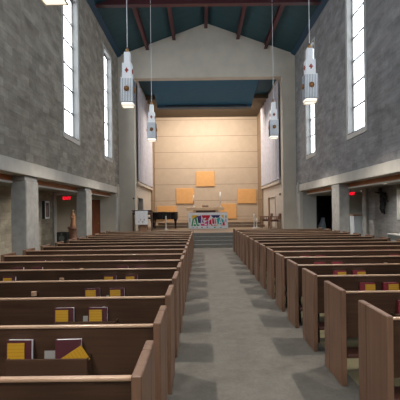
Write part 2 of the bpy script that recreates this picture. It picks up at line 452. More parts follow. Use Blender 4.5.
# dark vestibule behind the right doorway
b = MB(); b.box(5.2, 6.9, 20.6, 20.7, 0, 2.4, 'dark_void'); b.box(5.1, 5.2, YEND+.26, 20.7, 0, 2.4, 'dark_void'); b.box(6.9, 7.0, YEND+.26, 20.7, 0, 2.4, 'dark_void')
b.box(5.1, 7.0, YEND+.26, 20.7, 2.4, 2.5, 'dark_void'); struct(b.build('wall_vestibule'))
b = MB(); n = 20; prof = []
for k in range(7): prof.append((.25-.02*k-(.05 if k > 4 else 0), k*.19))
bm = b.bm; rings = []
for i, (r, z) in enumerate(prof):
    rings.append([bm.verts.new(((r+.035*math.sin(6*2*PI*k/n+i*.3)*(1-i/9))*math.cos(2*PI*k/n)+.02*i, (r*.6)*math.sin(2*PI*k/n), z)) for k in range(n)])
b.mi('cloth_blue')
for a, c in zip(rings, rings[1:]):
    for k in range(n): bm.faces.new((a[k], a[(k+1) % n], c[(k+1) % n], c[k])).smooth = True
bm.faces.new(rings[-1]); bm.faces.new(list(reversed(rings[0])))
tag(b.build('draped_stand', loc=(6.03, 19.35, .001)), 'pale cloth-draped stand just inside the dark doorway at right', 'stand')  # pale fluted form, narrower towards the top

# rear wall and rear aisle closure
RWX0, RWX1, RWZ0, RWZ1 = -2.3, 3.1, 4.0, 9.0
b = MB(); b.box(RLX-.3, RWX0, YR-.3, YR, 0, 11.5, 'block_end'); b.box(RWX1, RRX+.3, YR-.3, YR, 0, 11.5, 'block_end')
b.box(RWX0, RWX1, YR-.3, YR, 0, RWZ0, 'block_end'); b.box(RWX0, RWX1, YR-.3, YR, RWZ1, 11.5, 'block_end'); struct(b.build('wall_back'))
wn += 1  # large window added behind the viewer to light surfaces facing it
root = bpy.data.objects.new('window_%d' % wn, None); COL.objects.link(root); root.location = (XC, YR-.15, RWZ0); struct(root)
b = MB(); q = (RWX1-RWX0)/2+(RWX1+RWX0)/2-XC; hw = (RWX1-RWX0)/2; cx = (RWX0+RWX1)/2-XC
for k in range(7):
    x = cx-hw+.03+k*(2*hw-.06)/6; b.box(x-.025, x+.025, -.04, .04, .002, RWZ1-RWZ0-.002, 'frame_white')
for k in range(6):
    z = .03+k*(RWZ1-RWZ0-.06)/5; b.box(cx-hw+.002, cx+hw-.002, -.03, .03, z-.02, z+.02, 'frame_white')
b.build('window_frame', root)
b = MB(); b.box(cx-hw+.01, cx+hw-.01, -.005, .005, .01, RWZ1-RWZ0-.01, 'pane'); b.build('window_pane', root)
l = bpy.data.lights.new('daylight_portal', 'AREA'); l.shape = 'RECTANGLE'; l.size = 2*hw; l.size_y = RWZ1-RWZ0; l.cycles.is_portal = True
lo = bpy.data.objects.new('daylight_portal', l); COL.objects.link(lo); lo.location = (XC+cx, YR-.32, (RWZ0+RWZ1)/2); lo.rotation_euler = (PI/2, 0, 0)

# ------------------------------------------------------------------ roof
def roof_z(x): return APEX - (APEX-EAVE)*abs(x-XC)/(XC-XL if x < XC else XR-XC)
b = MB()
b.prism([(XL-.4, EAVE-.15), (XC, APEX), (XR+.4, EAVE-.15), (XR+.4, EAVE+.05), (XC, APEX+.2), (XL-.4, EAVE+.05)], YR-.3, YA+.6, 'y', 'teal')
struct(b.build('ceiling'))
for s, xe in ((-1, XL), (1, XR)):
    tn += 1; b = MB(); xi = xe-s*.18
    b.prism([(xe, roof_z(xe)-.10), (xi, roof_z(xi)-.06), (xi, roof_z(xi)-.003), (xe, roof_z(xe)-.003)], YR, YA-.002, 'y', 'blue_trim')
    struct(b.build('trim_%d' % tn))
# purlins
for i, x in enumerate((-2.55, -1.22, XC, 1.97, 3.35)):
    b = MB(); z = roof_z(x)-.004 - (0 if x != XC else .0); zz = min(roof_z(x-.08), roof_z(x+.08))-.004; w, h = .16, .24
    b.box(-w/2, w/2, YR, YA-.003, zz-.02, zz, 'maroon_steel'); b.box(-w/2, w/2, YR, YA-.003, zz-h, zz-h+.02, 'maroon_steel')
    b.box(-.02, .02, YR, YA-.003, zz-h+.02, zz-.02, 'maroon_steel')
    tag(b.build('roof_purlin', loc=(x, 0, 0)), ['maroon steel roof beam nearest the left wall', 'maroon steel roof beam left of the ridge',
        'maroon steel ridge beam at the top of the ceiling', 'maroon steel roof beam right of the ridge', 'maroon steel roof beam nearest the right wall'][i], 'beam', 'maroon roof beams running to the arch')
def truss(y, label):
    o = empty('roof_truss', (XC, y, EAVE), label, 'truss', 'maroon cross trusses')
    xl, xr = XL-XC+.004, XR-XC-.004
    b = MB(); b.box(xl, xr, -.11, .11, 0, .02, 'maroon_steel'); b.box(xl, xr, -.11, .11, .22, .24, 'maroon_steel'); b.box(xl, xr, -.012, .012, .02, .22, 'maroon_steel')
    b.build('bottom_chord', o)
    for x in (-3.0, -1.6, 0, 1.6, 3.0):
        b = MB(); zt = roof_z(XC+x)-EAVE-.27
        if zt < .3: continue
        b.box(x-.04, x+.04, -.04, .04, .241, zt, 'maroon_steel'); b.build('web_post', o)
    return o
truss(14.6, 'maroon steel cross beam spanning the nave just under the ceiling')
truss(9.75, 'maroon steel cross beam spanning the nave above the nearer pair of lanterns')
truss(4.9, 'maroon steel cross beam spanning the nave nearest the viewer')

# ------------------------------------------------------------------ arch wall
b = MB(); LZ = 8.25
b.prism([(XL-.01, 0), (CLX, 0), (CLX, LZ), (CRX, LZ), (CRX, 0), (XR+.01, 0), (XR+.01, EAVE-.003), (XC, APEX-.003), (XL-.01, EAVE-.003)], YA, YA+.45, 'y', 'plaster')
struct(b.build('wall_arch'))
# chancel walls
b = MB(); b.box(CLX-.3, CRX+.3, YB, YB+.3, 0, 9.2, 'back_wall'); struct(b.build('wall_chancel_back'))
DWL = (19.95, 21.9); DWR = (21.3, 23.45)
for s, x, (d0, d1), nm in ((-1, CLX, DWL, 'left'), (1, CRX, DWR, 'right')):
    xa, xb = sorted((x, x+s*.3)); b = MB()
    b.box(xa, xb, YA+.451, d0, 0, 2.35, 'beige_paint'); b.box(xa, xb, d1, 25.4, 0, 2.35, 'beige_paint')
    b.box(xa, xb, YA+.451, 25.4, 2.35, 9.0, 'beige_paint'); b.box(xa, xb, 25.4, YB, 0, 9.0, 'side_wood')
    struct(b.build('wall_chancel_%s' % nm))
    tn += 1; xa, xb = sorted((x-s*.14, x-s*.001)); b = MB(); b.box(xa, xb, YA+.46, 25.4, 2.92, 3.06, 'beige_paint', bev=.01); struct(b.build('trim_%d' % tn))
    tn += 1; xa, xb = sorted((x-s*.10, x-s*.001)); b = MB(); b.box(xa, xb, 25.4, 25.58, DZ+.001, 8.2, 'side_wood'); struct(b.build('trim_%d' % tn))
    # pleated organ curtain
    b = MB(); n = 110; b.mi('fabric_curtain'); rows = []
    for j, z in enumerate((3.14, 4.6, 6.4, 8.18)):
        row = []
        for k in range(n+1):
            y = 19.80+5.55*k/n; a = .055*math.sin(k*.42)+.02*math.sin(k*.9)+.01*math.sin(k*.37+j*.5)
            row.append(b.bm.verts.new((x-s*(.088+a), y, z)))
        rows.append(row)
    back = [[b.bm.verts.new(v.co + Vector((s*.012, 0, 0))) for v in row] for row in rows]
    for rr in (rows, back):
        for p, q in zip(rr, rr[1:]):
            for k in range(n): b.bm.faces.new((p[k], p[k+1], q[k+1], q[k])).smooth = True
    tag(b.build('pleated_curtain'), 'tall pleated grey-white curtain on the %s side wall of the chancel' % nm, 'curtain', None)
# left doorway: near-black sheet stands in for the unlit opening, with frame ; right: closed beige door
d = bpy.data.objects.new('door_3', None); COL.objects.link(d); d.location = (CLX, 20.92, DZ); struct(d)
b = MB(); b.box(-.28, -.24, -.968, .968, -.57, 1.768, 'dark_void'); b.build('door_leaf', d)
b = MB(); b.box(-.1, .02, -.974, -.90, .002, 1.768, 'beige_paint'); b.box(-.1, .02, .90, .974, .002, 1.768, 'beige_paint'); b.box(-.1, .02, -.90, .90, 1.70, 1.768, 'beige_paint'); b.build('door_frame', d)
b = MB(); b.box(-.239, -.001, -.968, .968, -.57, 0, 'platform_wood'); b.build('threshold', d)
d = bpy.data.objects.new('door_4', None); COL.objects.link(d); d.location = (CRX, 22.375, DZ); struct(d)
b = MB(); b.box(.05, .10, -.98, .98, .006, 1.70, 'beige_paint'); b.build('door_leaf', d)
b = MB(); b.box(.001, .29, -1.07, 1.07, -.57, 0, 'platform_wood'); b.build('threshold', d)
b = MB(); b.ball((.02, -.85, .95), .035, 'brass'); b.build('door_knob', d)
b = MB(); b.box(-.03, .12, .985, 1.073, .002, 1.768, 'mid_oak'); b.box(-.03, .12, -1.073, -.985, .002, 1.768, 'beige_paint'); b.box(-.03, .12, -.985, .985, 1.705, 1.768, 'beige_paint'); b.build('door_frame', d)
# chancel ceiling and hanging canopy
b = MB(); b.box(CLX-.3, CRX+.3, YA+.45, 23.2, 8.55, 8.75, 'teal_flat'); b.box(CLX-.3, CRX+.3, 23.2, YB+.3, 8.30, 8.75, 'dark_beige'); struct(b.build('ceiling_chancel'))
o = empty('ceiling_canopy', (.31, 20.1, 8.2), 'teal sloping ceiling canopy hung over the front of the chancel', 'canopy')
b = MB()
W = 2.78
def slab(pts, m):
    vs = [b.bm.verts.new(p) for p in pts]; i = b.mi(m)
    for q in ((0, 1, 2, 3), (7, 6, 5, 4), (0, 4, 5, 1), (1, 5, 6, 2), (2, 6, 7, 3), (3, 7, 4, 0)):
        b.bm.faces.new([vs[k] for k in q]).material_index = i
y1, z1 = 2.5, -.42
slab([(-W, -.25, .10), (W, -.25, .10), (W, y1, z1), (-W, y1, z1), (-W, -.25, .32), (W, -.25, .32), (W, y1, z1+.3), (-W, y1, z1+.3)], 'teal_flat')
b.build('sloping_panel', o)
b = MB(); b.box(-W, W, y1+.002, y1+.5, z1-.14, z1+.3, 'blue_trim', bev=.01); b.build('fascia', o)
b = MB(); b.box(-W+.5, W-.3, y1-.06, y1+.001, z1-.10, z1-.03, 'black_slot'); b.build('light_slot', o)
for px in (-2, 2):
    for py in (.3, 2.2):
        b = MB(); b.cyl((px, py, .0 if py < 1 else z1+.28), (px, py, .345), .012, m='dark_metal'); b.build('hanger_rod', o)
# ------------------------------------------------------------------ acoustic panels on back wall
def wx(px, d): return (px-200.5)*d/385
def wz(py, d): return 1.6+(210-py)*d/385
for (x0, x1, y0, y1, lb) in ((196, 214.5, 171.5, 186.5, 'orange square panel, highest of those on the back wall'),
                         (176, 194, 188, 203.5, 'orange square panel on the back wall, below left of the highest'),
                         (156.5, 176, 205.5, 220, 'orange square panel low on the back wall behind the piano'),
                         (237, 256, 189.5, 204, 'orange square panel on the back wall, furthest right'),
                         (220, 236, 204, 219, 'orange square panel low on the back wall, just right of the altar')):
    d = YB-.05; b = MB()
    X0, X1, Z0, Z1 = wx(x0+.5, d), wx(x1+.5, d), wz(y1, d), wz(y0, d)
    b.box(X0, X1, YB-.085, YB-.003, Z0, Z1, 'orange_panel', bev=.012)
    tag(b.build('acoustic_panel'), lb, 'wall panel', 'orange panels on the back wall')

# ------------------------------------------------------------------ altar group
o = empty('altar_table', (.29, 24.1, .88), 'pale wooden altar table standing behind the colourful banner', 'table')
b = MB(); b.box(-1.16, 1.16, -.4, .4, .70, .90, 'pale_oak', bev=.012); b.build('tabletop', o)
for sx in (-.66, .74):
    b = MB(); b.box(sx-.09, sx+.09, -.28, .28, 0.001, .699, 'pale_oak', bev=.01); b.build('leg', o)
b = MB(); b.box(-.57, .65, -.03, .03, .44, .69, 'dark_oak'); b.build('stretcher', o)  # dark board standing in for the shade under the tabletop
def candle(x, y, z, hs, hc, label, r=.042):
    o = empty('candlestick', (x, y, z), label, 'candlestick')
    b = MB(); b.lathe([(.075, .001), (.075, .015), (.03, .03), (.018, .08), (.018, hs-.06), (.04, hs-.03), (.045, hs)], m='silver'); b.build('holder', o)
    b = MB(); b.lathe([(r, hs+.001), (r, hs+hc), (.006, hs+hc+.012)], m='candle'); b.build('candle', o)
    return o
candle(-.42, 23.95, 1.781, .32, .42, 'silver candlestick with white candle on the left end of the altar')
candle(1.24, 23.9, 1.781, .36, .55, 'taller silver candlestick with white candle on the right end of the altar')
o = empty('book_stand', (.30, 24.0, 1.781), 'dark book stand lying low on the altar top', 'book stand')
b = MB(); b.box(-.2, .2, -.12, .14, 0.001, .02, 'dark_oak'); b.build('base', o)
b = MB(); b.box(-.2, .2, -.12, .12, .03, .05, 'dark_oak', mat=Matrix.Rotation(.3, 4, 'X') @ Matrix.Translation((0, 0, .03))); b.build('rest', o)
# banner
yb = 20.5
o = empty('banner_stand', (.40, yb+.06, DZ), 'low wooden frame that holds up the lettered banner', 'stand')
for sx in (-.95, .95):
    b = MB(); b.box(sx-.03, sx+.03, -.02, .02, .03, .86, 'mid_oak'); b.build('post', o)
    b = MB(); b.box(sx-.04, sx+.04, -.05, .3, 0.001, .03, 'mid_oak'); b.build('foot', o)
b = MB(); b.box(-1.02, 1.02, -.02, .02, .861, .89, 'mid_oak'); b.build('rail', o)
ban = empty('alleluia_banner', (.40, yb, DZ+.02), 'white banner with ALLELUIA in white letters on bright coloured patches', 'banner')
bw, bh = 1.05, .86
b = MB(); nx, nz = 30, 6; b.mi('b_white'); g = []
for sy in (0, .008):
    g.append([[b.bm.verts.new((-bw+2*bw*i/nx, sy, bh*j/nz)) for i in range(nx+1)] for j in range(nz+1)])
for gg in g:
    for j in range(nz):
        for i in range(nx): b.bm.faces.new((gg[j][i], gg[j][i+1], gg[j+1][i+1], gg[j+1][i]))
b.build('cloth', ban)
def px2(p): return ((p[0]-27)/(345-27)*2*bw-bw, (240-p[1])/(240-105)*bh)   # patch outlines in banner units
patches = [('b_yellow', [(55, 128), (110, 125), (60, 165)]), ('b_green', [(60, 160), (85, 140), (115, 195), (115, 215), (50, 218)]),
 ('b_purple', [(100, 135), (128, 128), (150, 190), (125, 195)]), ('b_navy', [(86, 140), (104, 132), (124, 196), (110, 190)]),
 ('b_red', [(133, 127), (205, 127), (190, 165), (150, 175)]), ('b_pink', [(125, 200), (150, 178), (188, 170), (185, 215), (130, 215)]),
 ('b_red', [(192, 175), (222, 150), (245, 215), (190, 214)]), ('b_navy', [(208, 127), (285, 127), (270, 150), (225, 150)]),
 ('b_red', [(226, 155), (252, 155), (256, 190), (240, 205)]), ('b_teal', [(255, 160), (280, 145), (312, 170), (298, 205), (262, 205)]),
 ('b_yellow', [(288, 127), (312, 127), (312, 160)]), ('b_red', [(300, 205), (314, 172), (322, 214), (285, 214)]),
 ('b_yellow', [(244, 208), (262, 208), (268, 216), (246, 216)]), ('b_teal', [(36, 150), (42, 150), (42, 185), (36, 185)]),
 ('b_green', [(326, 130), (334, 130), (334, 152), (326, 152)]), ('b_blue', [(326, 160), (332, 160), (332, 185), (326, 185)]),
 ('b_pink', [(90, 228), (102, 226), (98, 236)]), ('b_purple', [(128, 226), (142, 226), (138, 236)]), ('b_blue', [(168, 224), (186, 224), (180, 234)]),
 ('b_green', [(228, 226), (250, 224), (240, 236)]), ('b_green', [(278, 228), (296, 226), (290, 236)]), ('b_blue', [(60, 226), (70, 228), (64, 236)])]
b = MB()
for m, pts in patches:
    q = [px2(p) for p in pts]; b.prism(q, -.003 - .0004*len(b.mats), -.0005, 'y', m)
b.build('coloured_patches', ban)
xs = [78, 110, 138, 166, 197, 229, 256, 286]
def letters(word, xs, size, zs, mat, name, parent):
    bmx = bmesh.new()
    for ch, x, zc in zip(word, xs, zs):
        c = bpy.data.curves.new('t', 'FONT'); c.body = ch; c.size = size; c.extrude = .002; c.align_x = 'CENTER'; c.offset = .008
        ob = bpy.data.objects.new('t', c); COL.objects.link(ob)
        dg = bpy.context.evaluated_depsgraph_get(); me = bpy.data.meshes.new_from_object(ob.evaluated_get(dg))
        rot = random.uniform(-.18, .18)
        me.transform(Matrix.Translation((px2((x, 0))[0], -.0085, zc)) @ Matrix.Rotation(rot, 4, 'Y') @ Matrix.Diagonal((.60, 1, 1, 1)) @ Matrix.Rotation(PI/2, 4, 'X'))
        bmx.from_mesh(me); bpy.data.objects.remove(ob); bpy.data.curves.remove(c); bpy.data.meshes.remove(me)
    me = bpy.data.meshes.new(name); bmx.to_mesh(me); bmx.free(); me.materials.clear(); me.materials.append(M[mat])
    for p in me.polygons: p.material_index = 0
    o = bpy.data.objects.new(name, me); COL.objects.link(o); o.parent = parent
    return o
letters('ALLELUIA', xs, .54, [.15, .24, .27, .20, .17, .19, .24, .20], 'b_white', 'lettering', ban)

# lectern with white cloth at left
o = empty('lectern', (-2.78, 18.45, DZ), 'dark wooden lectern beside the piano, a white cloth over its front', 'lectern')
b = MB(); b.box(-.48, .48, -.25, .25, -.02, .02, 'dark_oak', bev=.005, mat=Matrix.Translation((0, 0, 1.0)) @ Matrix.Rotation(-.12, 4, 'X')); b.build('desk_top', o)
b = MB(); b.box(-.46, .46, -.18, .2, .82, .94, 'dark_oak'); b.build('desk_box', o)
b = MB(); b.box(-.13, .22, -.10, .14, .05, .82, 'mid_oak', bev=.01); b.build('column_post', o)
b = MB(); b.box(-.2, .3, -.16, .2, 0.001, .05, 'mid_oak', bev=.01); b.build('base', o)
for sx in (-.44, .44):
    b = MB(); b.box(sx-.02, sx+.02, -.12, .14, 0.001, .82, 'dark_oak'); b.build('leg', o)
b = MB(); n = 16; b.mi('white_cloth'); rows = []
path = [(.12, 1.055), (-.262, 1.000), (-.275, .90), (-.27, .62), (-.268, .36)]
for j, (yy, zz) in enumerate(path):
    rows.append([b.bm.verts.new((-.29+.6*k/n, yy-(.012*math.sin(k*1.1) if j > 2 else 0), zz)) for k in range(n+1)])
r2 = [[b.bm.verts.new(v.co+Vector((0, -.006, .004))) for v in r] for r in rows]
for rr in (rows, r2):
    for p, q in zip(rr, rr[1:]):
        for k in range(n): b.bm.faces.new((p[k], p[k+1], q[k+1], q[k])).smooth = True
cl = b.build('lectern_cloth', loc=(-2.80, 18.45, DZ)); tag(cl, 'white cloth with faint grey print hanging over the lectern front', 'cloth')
b = MB()
for k in range(4): b.cyl((-.12+.09*k, -.285, .50+.1*(k % 2)), (-.12+.09*k, -.288, .50+.1*(k % 2)), .045, m='print_grey')
b.build('printed_pattern', cl)

# grand piano
o = empty('grand_piano', (-2.02, 21.4, DZ), 'black grand piano with closed lid at the left of the chancel', 'piano')
def outline(g=0.0):
    pts = [(-.68-g, -.74-g), (-.30, -.74-g), (-.02, -.66-g), (.20, -.48-g), (.42, -.30-g), (.62, -.20-g), (.74+g, -.02), (.76+g, .3), (.66+g, .66+g), (.4, .74+g), (-.68-g, .74+g)]
    return pts
b = MB(); b.prism(outline(), .52, .90, 'z', 'piano_black'); b.build('case', o)
b = MB(); b.prism(outline(.015), .902, .93, 'z', 'piano_black'); b.box(-.3, .1, -.5, .5, .931, .945, 'piano_black'); b.build('lid', o)
b = MB(); b.box(-.86, -.685, -.70, .70, .56, .64, 'piano_black', bev=.008); b.build('key_bed', o)
b = MB(); b.box(-.84, -.70, -.61, .61, .641, .665, 'piano_white'); b.build('keyboard', o)
for (lx, ly) in ((-.60, -.6), (-.60, .6), (.60, .30)):
    b = MB(); b.lathe([(.04, .001), (.06, .04), (.045, .08), (.06, .35), (.09, .46), (.10, .519)], c=(lx, ly, 0), m='piano_black'); b.build('leg', o)
b = MB(); b.box(-.62, -.56, -.08, .08, .08, .558, 'piano_black'); b.box(-.68, -.54, -.1, .1, .07, .11, 'piano_black'); b.build('pedal_lyre', o)
o = empty('piano_bench', (-3.0+.02, 21.0, DZ), 'black piano bench in front of the keyboard', 'bench')
b = MB(); b.box(-.18, .08, -.35, .35, .42, .49, 'piano_black', bev=.015); b.build('seat', o)
for sx in (-.14, .04):
    for sy in (-.3, .3): b = MB(); b.box(sx-.02, sx+.02, sy-.02, sy+.02, .001, .42, 'piano_black'); b.build('leg', o)

def floor_candle(x, y, h, label):
    o = empty('floor_candle_stand', (x, y, DZ), label, 'candle stand', 'white floor candles in the chancel')
    b = MB(); b.lathe([(.13, .001), (.13, .02), (.05, .05), (.03, .10), (.025, h*.55), (.05, h*.57), (.05, h*.6)], m='piano_white'); b.build('stand', o)
    b = MB(); b.lathe([(.035, h*.6+.001), (.035, h), (.008, h+.01)], m='candle'); b.build('candle', o)
floor_candle(-1.83, 20.3, .72, 'white candle on a floor stand in front of the piano')
floor_candle(2.86, 20.6, .78, 'taller white floor candle left of the armchairs')
floor_candle(3.08, 21.2, .52, 'shorter white floor candle nearest the armchairs')

# chancel armchairs facing the centre
def armchair():
    o = empty('armchair', (0, 0, 0), 'x', 'chair', 'wooden armchairs in the chancel')
    b = MB(); b.box(-.25, .25, -.25, .25, .38, .43, 'dark_oak', bev=.01); b.build('seat', o)
    b = MB(); b.box(-.22, .22, -.22, .2, .431, .48, 'cushion_brown', bev=.02, seg=2); b.build('seat_cushion', o)
    for sx in (-.25, .25):
        for sy in (-.25, .25):
            b = MB(); b.box(sx-.022, sx+.022, sy-.022, sy+.022, 0.001, .62 if sy < 0 else .60, 'mid_oak'); b.build('leg', o)
        b = MB(); b.box(sx-.03, sx+.03, -.30, .23, .621, .65, 'mid_oak', bev=.006); b.build('armrest', o)
        b = MB()
        for k in range(4): b.box(sx-.008, sx+.008, -.18+.11*k, -.15+.11*k, .43, .621, 'mid_oak')
        b.build('arm_slats', o)
    b = MB(); b.box(-.23, .23, .20, .25, .50, .82, 'cushion_brown', bev=.02, seg=2, mat=Matrix.Rotation(-.1, 4, 'X')); b.build('back_cushion', o)
    return o
c1 = armchair(); c1.location = (3.55, 20.85, DZ); c1.rotation_euler.z = -PI/2; c1['label'] = 'wooden armchair with slatted arms by the right chancel wall, the farther one'
c2 = copy_tree(c1); c2.location = (3.83, 20.06, DZ); c2['label'] = 'wooden armchair with brown back cushion beside the arch, the nearer one'

# wall bits in chancel
b = MB(); b.box(-.02, 0, -.16, .16, -.055, .055, 'plaque', bev=.004); tag(b.build('wall_plaque', loc=(CRX-.002, 20.05, 2.37)), 'small dark plaque on the right chancel wall above the armchairs', 'plaque')
b = MB(); b.box(-.03, 0, -.08, .08, -.05, .05, 'frame_white', bev=.006); b.box(-.034, -.03, -.05, .05, -.02, .02, 'plaque'); tag(b.build('thermostat', loc=(CRX-.002, 26.2, 2.38)), 'small pale thermostat box on the wood wall at the back right', 'thermostat')
b = MB(); b.cyl((0, 0, 0), (0, -.03, 0), .05, .04, 'plaque', 16); tag(b.build('alarm_sounder', loc=(CLX-.08, YA-.002, 2.22)), 'small round dark alarm sounder on the left edge of the arch', 'alarm')

# ------------------------------------------------------------------ side aisle things
# picture at left
o = empty('framed_picture', (SLX+.003, 13.55, 1.36), 'portrait picture in a pale frame on the left aisle wall', 'picture')
b = MB(); b.box(0, .10, -.19, .19, 0, .62, 'black_plastic'); b.build('back_box', o)
b = MB()
for (a, c, d, e) in ((-.19, .19, 0, .06), (-.19, .19, .56, .62), (-.19, -.145, .06, .56), (.145, .19, .06, .56)): b.box(.101, .115, a, c, d, e, 'paper')
b.build('frame', o)
b = MB(); b.box(.101, .105, -.144, .144, .061, .559, 'photo_dark'); b.box(.105, .1055, -.06, .05, .08, .36, 'skin_print'); b.ball((.1055, -.01, .41), .045, 'skin_print', (.02, 1, 1.2)); b.build('print', o)
def exit_sign(x, y, z, label, s):
    o = empty('exit_sign', (x, y, z), label, 'exit sign', 'lit exit signs in the side aisles')
    b = MB(); b.box(-.14, .14, -.02, .02, -.08, .08, 'exit_body', bev=.004); b.build('housing', o)
    c = bpy.data.curves.new('t', 'FONT'); c.body = 'EXIT'; c.size = .155; c.extrude = .002; c.align_x = 'CENTER'; c.offset = .004
    ob = bpy.data.objects.new('t', c); COL.objects.link(ob); dg = bpy.context.evaluated_depsgraph_get()
    me = bpy.data.meshes.new_from_object(ob.evaluated_get(dg)); bpy.data.objects.remove(ob)
    me.transform(Matrix.Translation((0, -.0225, -.055)) @ Matrix.Rotation(PI/2, 4, 'X')); me.materials.clear(); me.materials.append(M['exit_red'])
    t = bpy.data.objects.new('lettering', me); COL.objects.link(t); t.parent = o
    b = MB(); b.cyl((0, 0, .081), (0, 0, s), .01, m='dark_metal'); b.build('stem', o)
exit_sign(-5.10, 14.72, 2.115, 'red lit exit sign in the left aisle above the carved figure', .16)
exit_sign(5.79, 14.82, 2.16, 'red lit exit sign in the right aisle above the white pedestal', .16)
tn += 1; b = MB(); b.box(SLX, -4.52, 14.60, 14.70, CEIL-.10, CEIL-.001, 'paper'); struct(b.build('trim_%d' % tn))
# carved figure on pedestal, black box
o = empty('stone_pedestal', (-5.08, 15.3, 0), 'pinkish-brown stone pedestal under the carved figure in the left aisle', 'pedestal')
b = MB(); b.lathe([(.22, .001), (.22, .06), (.18, .08), (.18, .90), (.21, .92), (.21, 1.0)], m='stone_pink', n=6); b.build('pillar', o)
def statue():
    b = MB(); b.mi('carved_wood'); n = 14; rings = []
    prof = [(0, .10, .09, 0), (.05, .105, .09, 0), (.2, .085, .075, .01), (.32, .095, .075, .01), (.42, .10, .07, 0), (.50, .075, .06, .0), (.545, .032, .035, .005), (.58, .045, .05, .01), (.63, .047, .052, .012), (.675, .02, .025, .012)]
    for z, rx, ry, dx in prof:
        rings.append([b.bm.verts.new((dx+rx*math.cos(2*PI*k/n)*(1+.08*math.sin(5*2*PI*k/n)*(z < .4)), ry*math.sin(2*PI*k/n), z)) for k in range(n)])
    for p, q in zip(rings, rings[1:]):
        for k in range(n): b.bm.faces.new((p[k], p[(k+1) % n], q[(k+1) % n], q[k])).smooth = True
    b.bm.faces.new(rings[-1]); b.bm.faces.new(list(reversed(rings[0])))
    b.cyl((.08, -.02, .45), (.05, -.09, .32), .03, .022, 'carved_wood'); b.cyl((-.07, -.02, .45), (-.02, -.09, .36), .03, .022, 'carved_wood')
    b.cyl((.05, -.09, .32), (-.01, -.10, .40), .022, .018, 'carved_wood')
    return b
tag(statue().build('carved_figure', loc=(-5.08, 15.3, 1.001)), 'slim carved wooden robed figure on the stone pedestal in the left aisle', 'statue')
o = empty('loudspeaker', (-5.02, 14.1, 0), 'black boxy loudspeaker standing in the left aisle before the stone pedestal', 'speaker')
b = MB(); b.box(-.2, .16, -.16, .16, .50, .86, 'black_plastic', bev=.015); b.build('cabinet', o)
b = MB(); b.cyl((-.02, -.161, .64), (-.02, -.17, .64), .10, m='slate', n=20); b.cyl((-.02, -.161, .79), (-.02, -.17, .79), .035, m='slate'); b.build('driver', o)
b = MB(); b.box(-.14, .10, -.10, .10, .001, .499, 'dark_metal'); b.build('stand', o)
# right: pedestal, tall candle, figure relief, display, ledge
o = empty('white_pedestal', (6.12, 14.96, 0), 'pale tapered pedestal with brown wooden top under the right exit sign', 'pedestal')
b = MB(); b.prism([(-.20, .02), (.20, .02), (.25, 1.30), (-.25, 1.30)], -.2, .2, 'y', 'pedestal_white'); b.build('body', o)
b = MB(); b.box(-.27, .27, -.22, .22, 1.301, 1.36, 'mid_oak', bev=.008); b.build('wooden_top', o)
b = MB(); b.box(-.22, .22, -.22, .22, .001, .02, 'pedestal_white'); b.build('foot', o)
o = empty('paschal_candle', (5.90, 15.45, 0), 'tall slim white candle standing behind the pale pedestal', 'candle')
b = MB(); b.lathe([(.16, .001), (.16, .03), (.04, .07), (.03, .3), (.03, 1.0), (.06, 1.03), (.06, 1.08)], m='brass'); b.build('stand', o)
b = MB(); b.lathe([(.035, 1.081), (.03, 2.02), (.008, 2.04)], m='candle'); b.build('candle_stick', o)
# figure relief
def relief():
    b = MB(); m = 'bronze_black'
    # a thin bent figure, arms drawn up to its left: x is out of wall (negative), y along the wall, z up
    def seg(a, c, r0, r1): b.cyl(a, c, r0, r1, m, 10); b.ball(c, r1, m)
    seg((-.10, .02, .62), (-.12, .05, .38), .085, .07)
    seg((-.12, .05, .38), (-.11, .02, .28), .075, .07)
    seg((-.11, .0, .28), (-.15, -.04, .12), .055, .04); seg((-.15, -.04, .12), (-.07, .02, -.04), .038, .026)
    seg((-.11, .07, .28), (-.16, .06, .14), .055, .042); seg((-.16, .06, .14), (-.08, .10, 0), .038, .026)
    seg((-.10, -.05, .62), (-.10, .22, .68), .045, .036); seg((-.10, .22, .68), (-.09, .42, .72), .034, .02)
    seg((-.10, .08, .62), (-.14, -.10, .54), .045, .034); seg((-.14, -.10, .54), (-.10, -.18, .36), .032, .02)
    seg((-.10, .04, .65), (-.12, .08, .72), .035, .03); b.ball((-.14, .10, .77), .068, m, (1, .85, 1.2))
    b.ball((-.11, .04, .52), .09, m, (.9, 1.1, 1.5)); b.cyl((0, .02, .5), (-.12, .03, .5), .012, m=m)
    bmesh.ops.scale(b.bm, vec=(1, 1.6, 1), verts=b.bm.verts)
    return b
tag(relief().build('bronze_figure', loc=(SRX-.003, 12.95, 1.44)), 'black sculpted figure mounted on the grey right aisle wall', 'sculpture')
o = empty('wall_display_case', (SRX-.003, 11.58, 1.22), 'pale framed display board on the right aisle wall at the frame edge', 'display board')
b = MB()
for (a, c, d, e) in ((-.55, .55, 0, .06), (-.55, .55, .94, 1.0), (-.55, -.49, .06, .94), (.49, .55, .06, .94)): b.box(-.09, 0, a, c, d, e, 'frame_white', bev=.006)
b.build('frame', o)
b = MB(); b.box(-.02, 0, -.489, .489, .061, .939, 'display_cream'); b.build('board', o)
o = empty('side_table', (SRX-.23, 11.45, 0), 'low dark side table with pale top under the display board', 'table')
b = MB(); b.box(-.22, .22, -.6, .6, .76, .80, 'plaster_grey', bev=.006); b.build('tabletop', o)
b = MB(); b.box(-.20, .20, -.57, .57, .62, .759, 'slate'); b.build('apron', o)
for sx in (-.17, .17):
    for sy in (-.53, .53): b = MB(); b.box(sx-.025, sx+.025, sy-.025, sy+.025, .001, .62, 'slate'); b.build('leg', o)
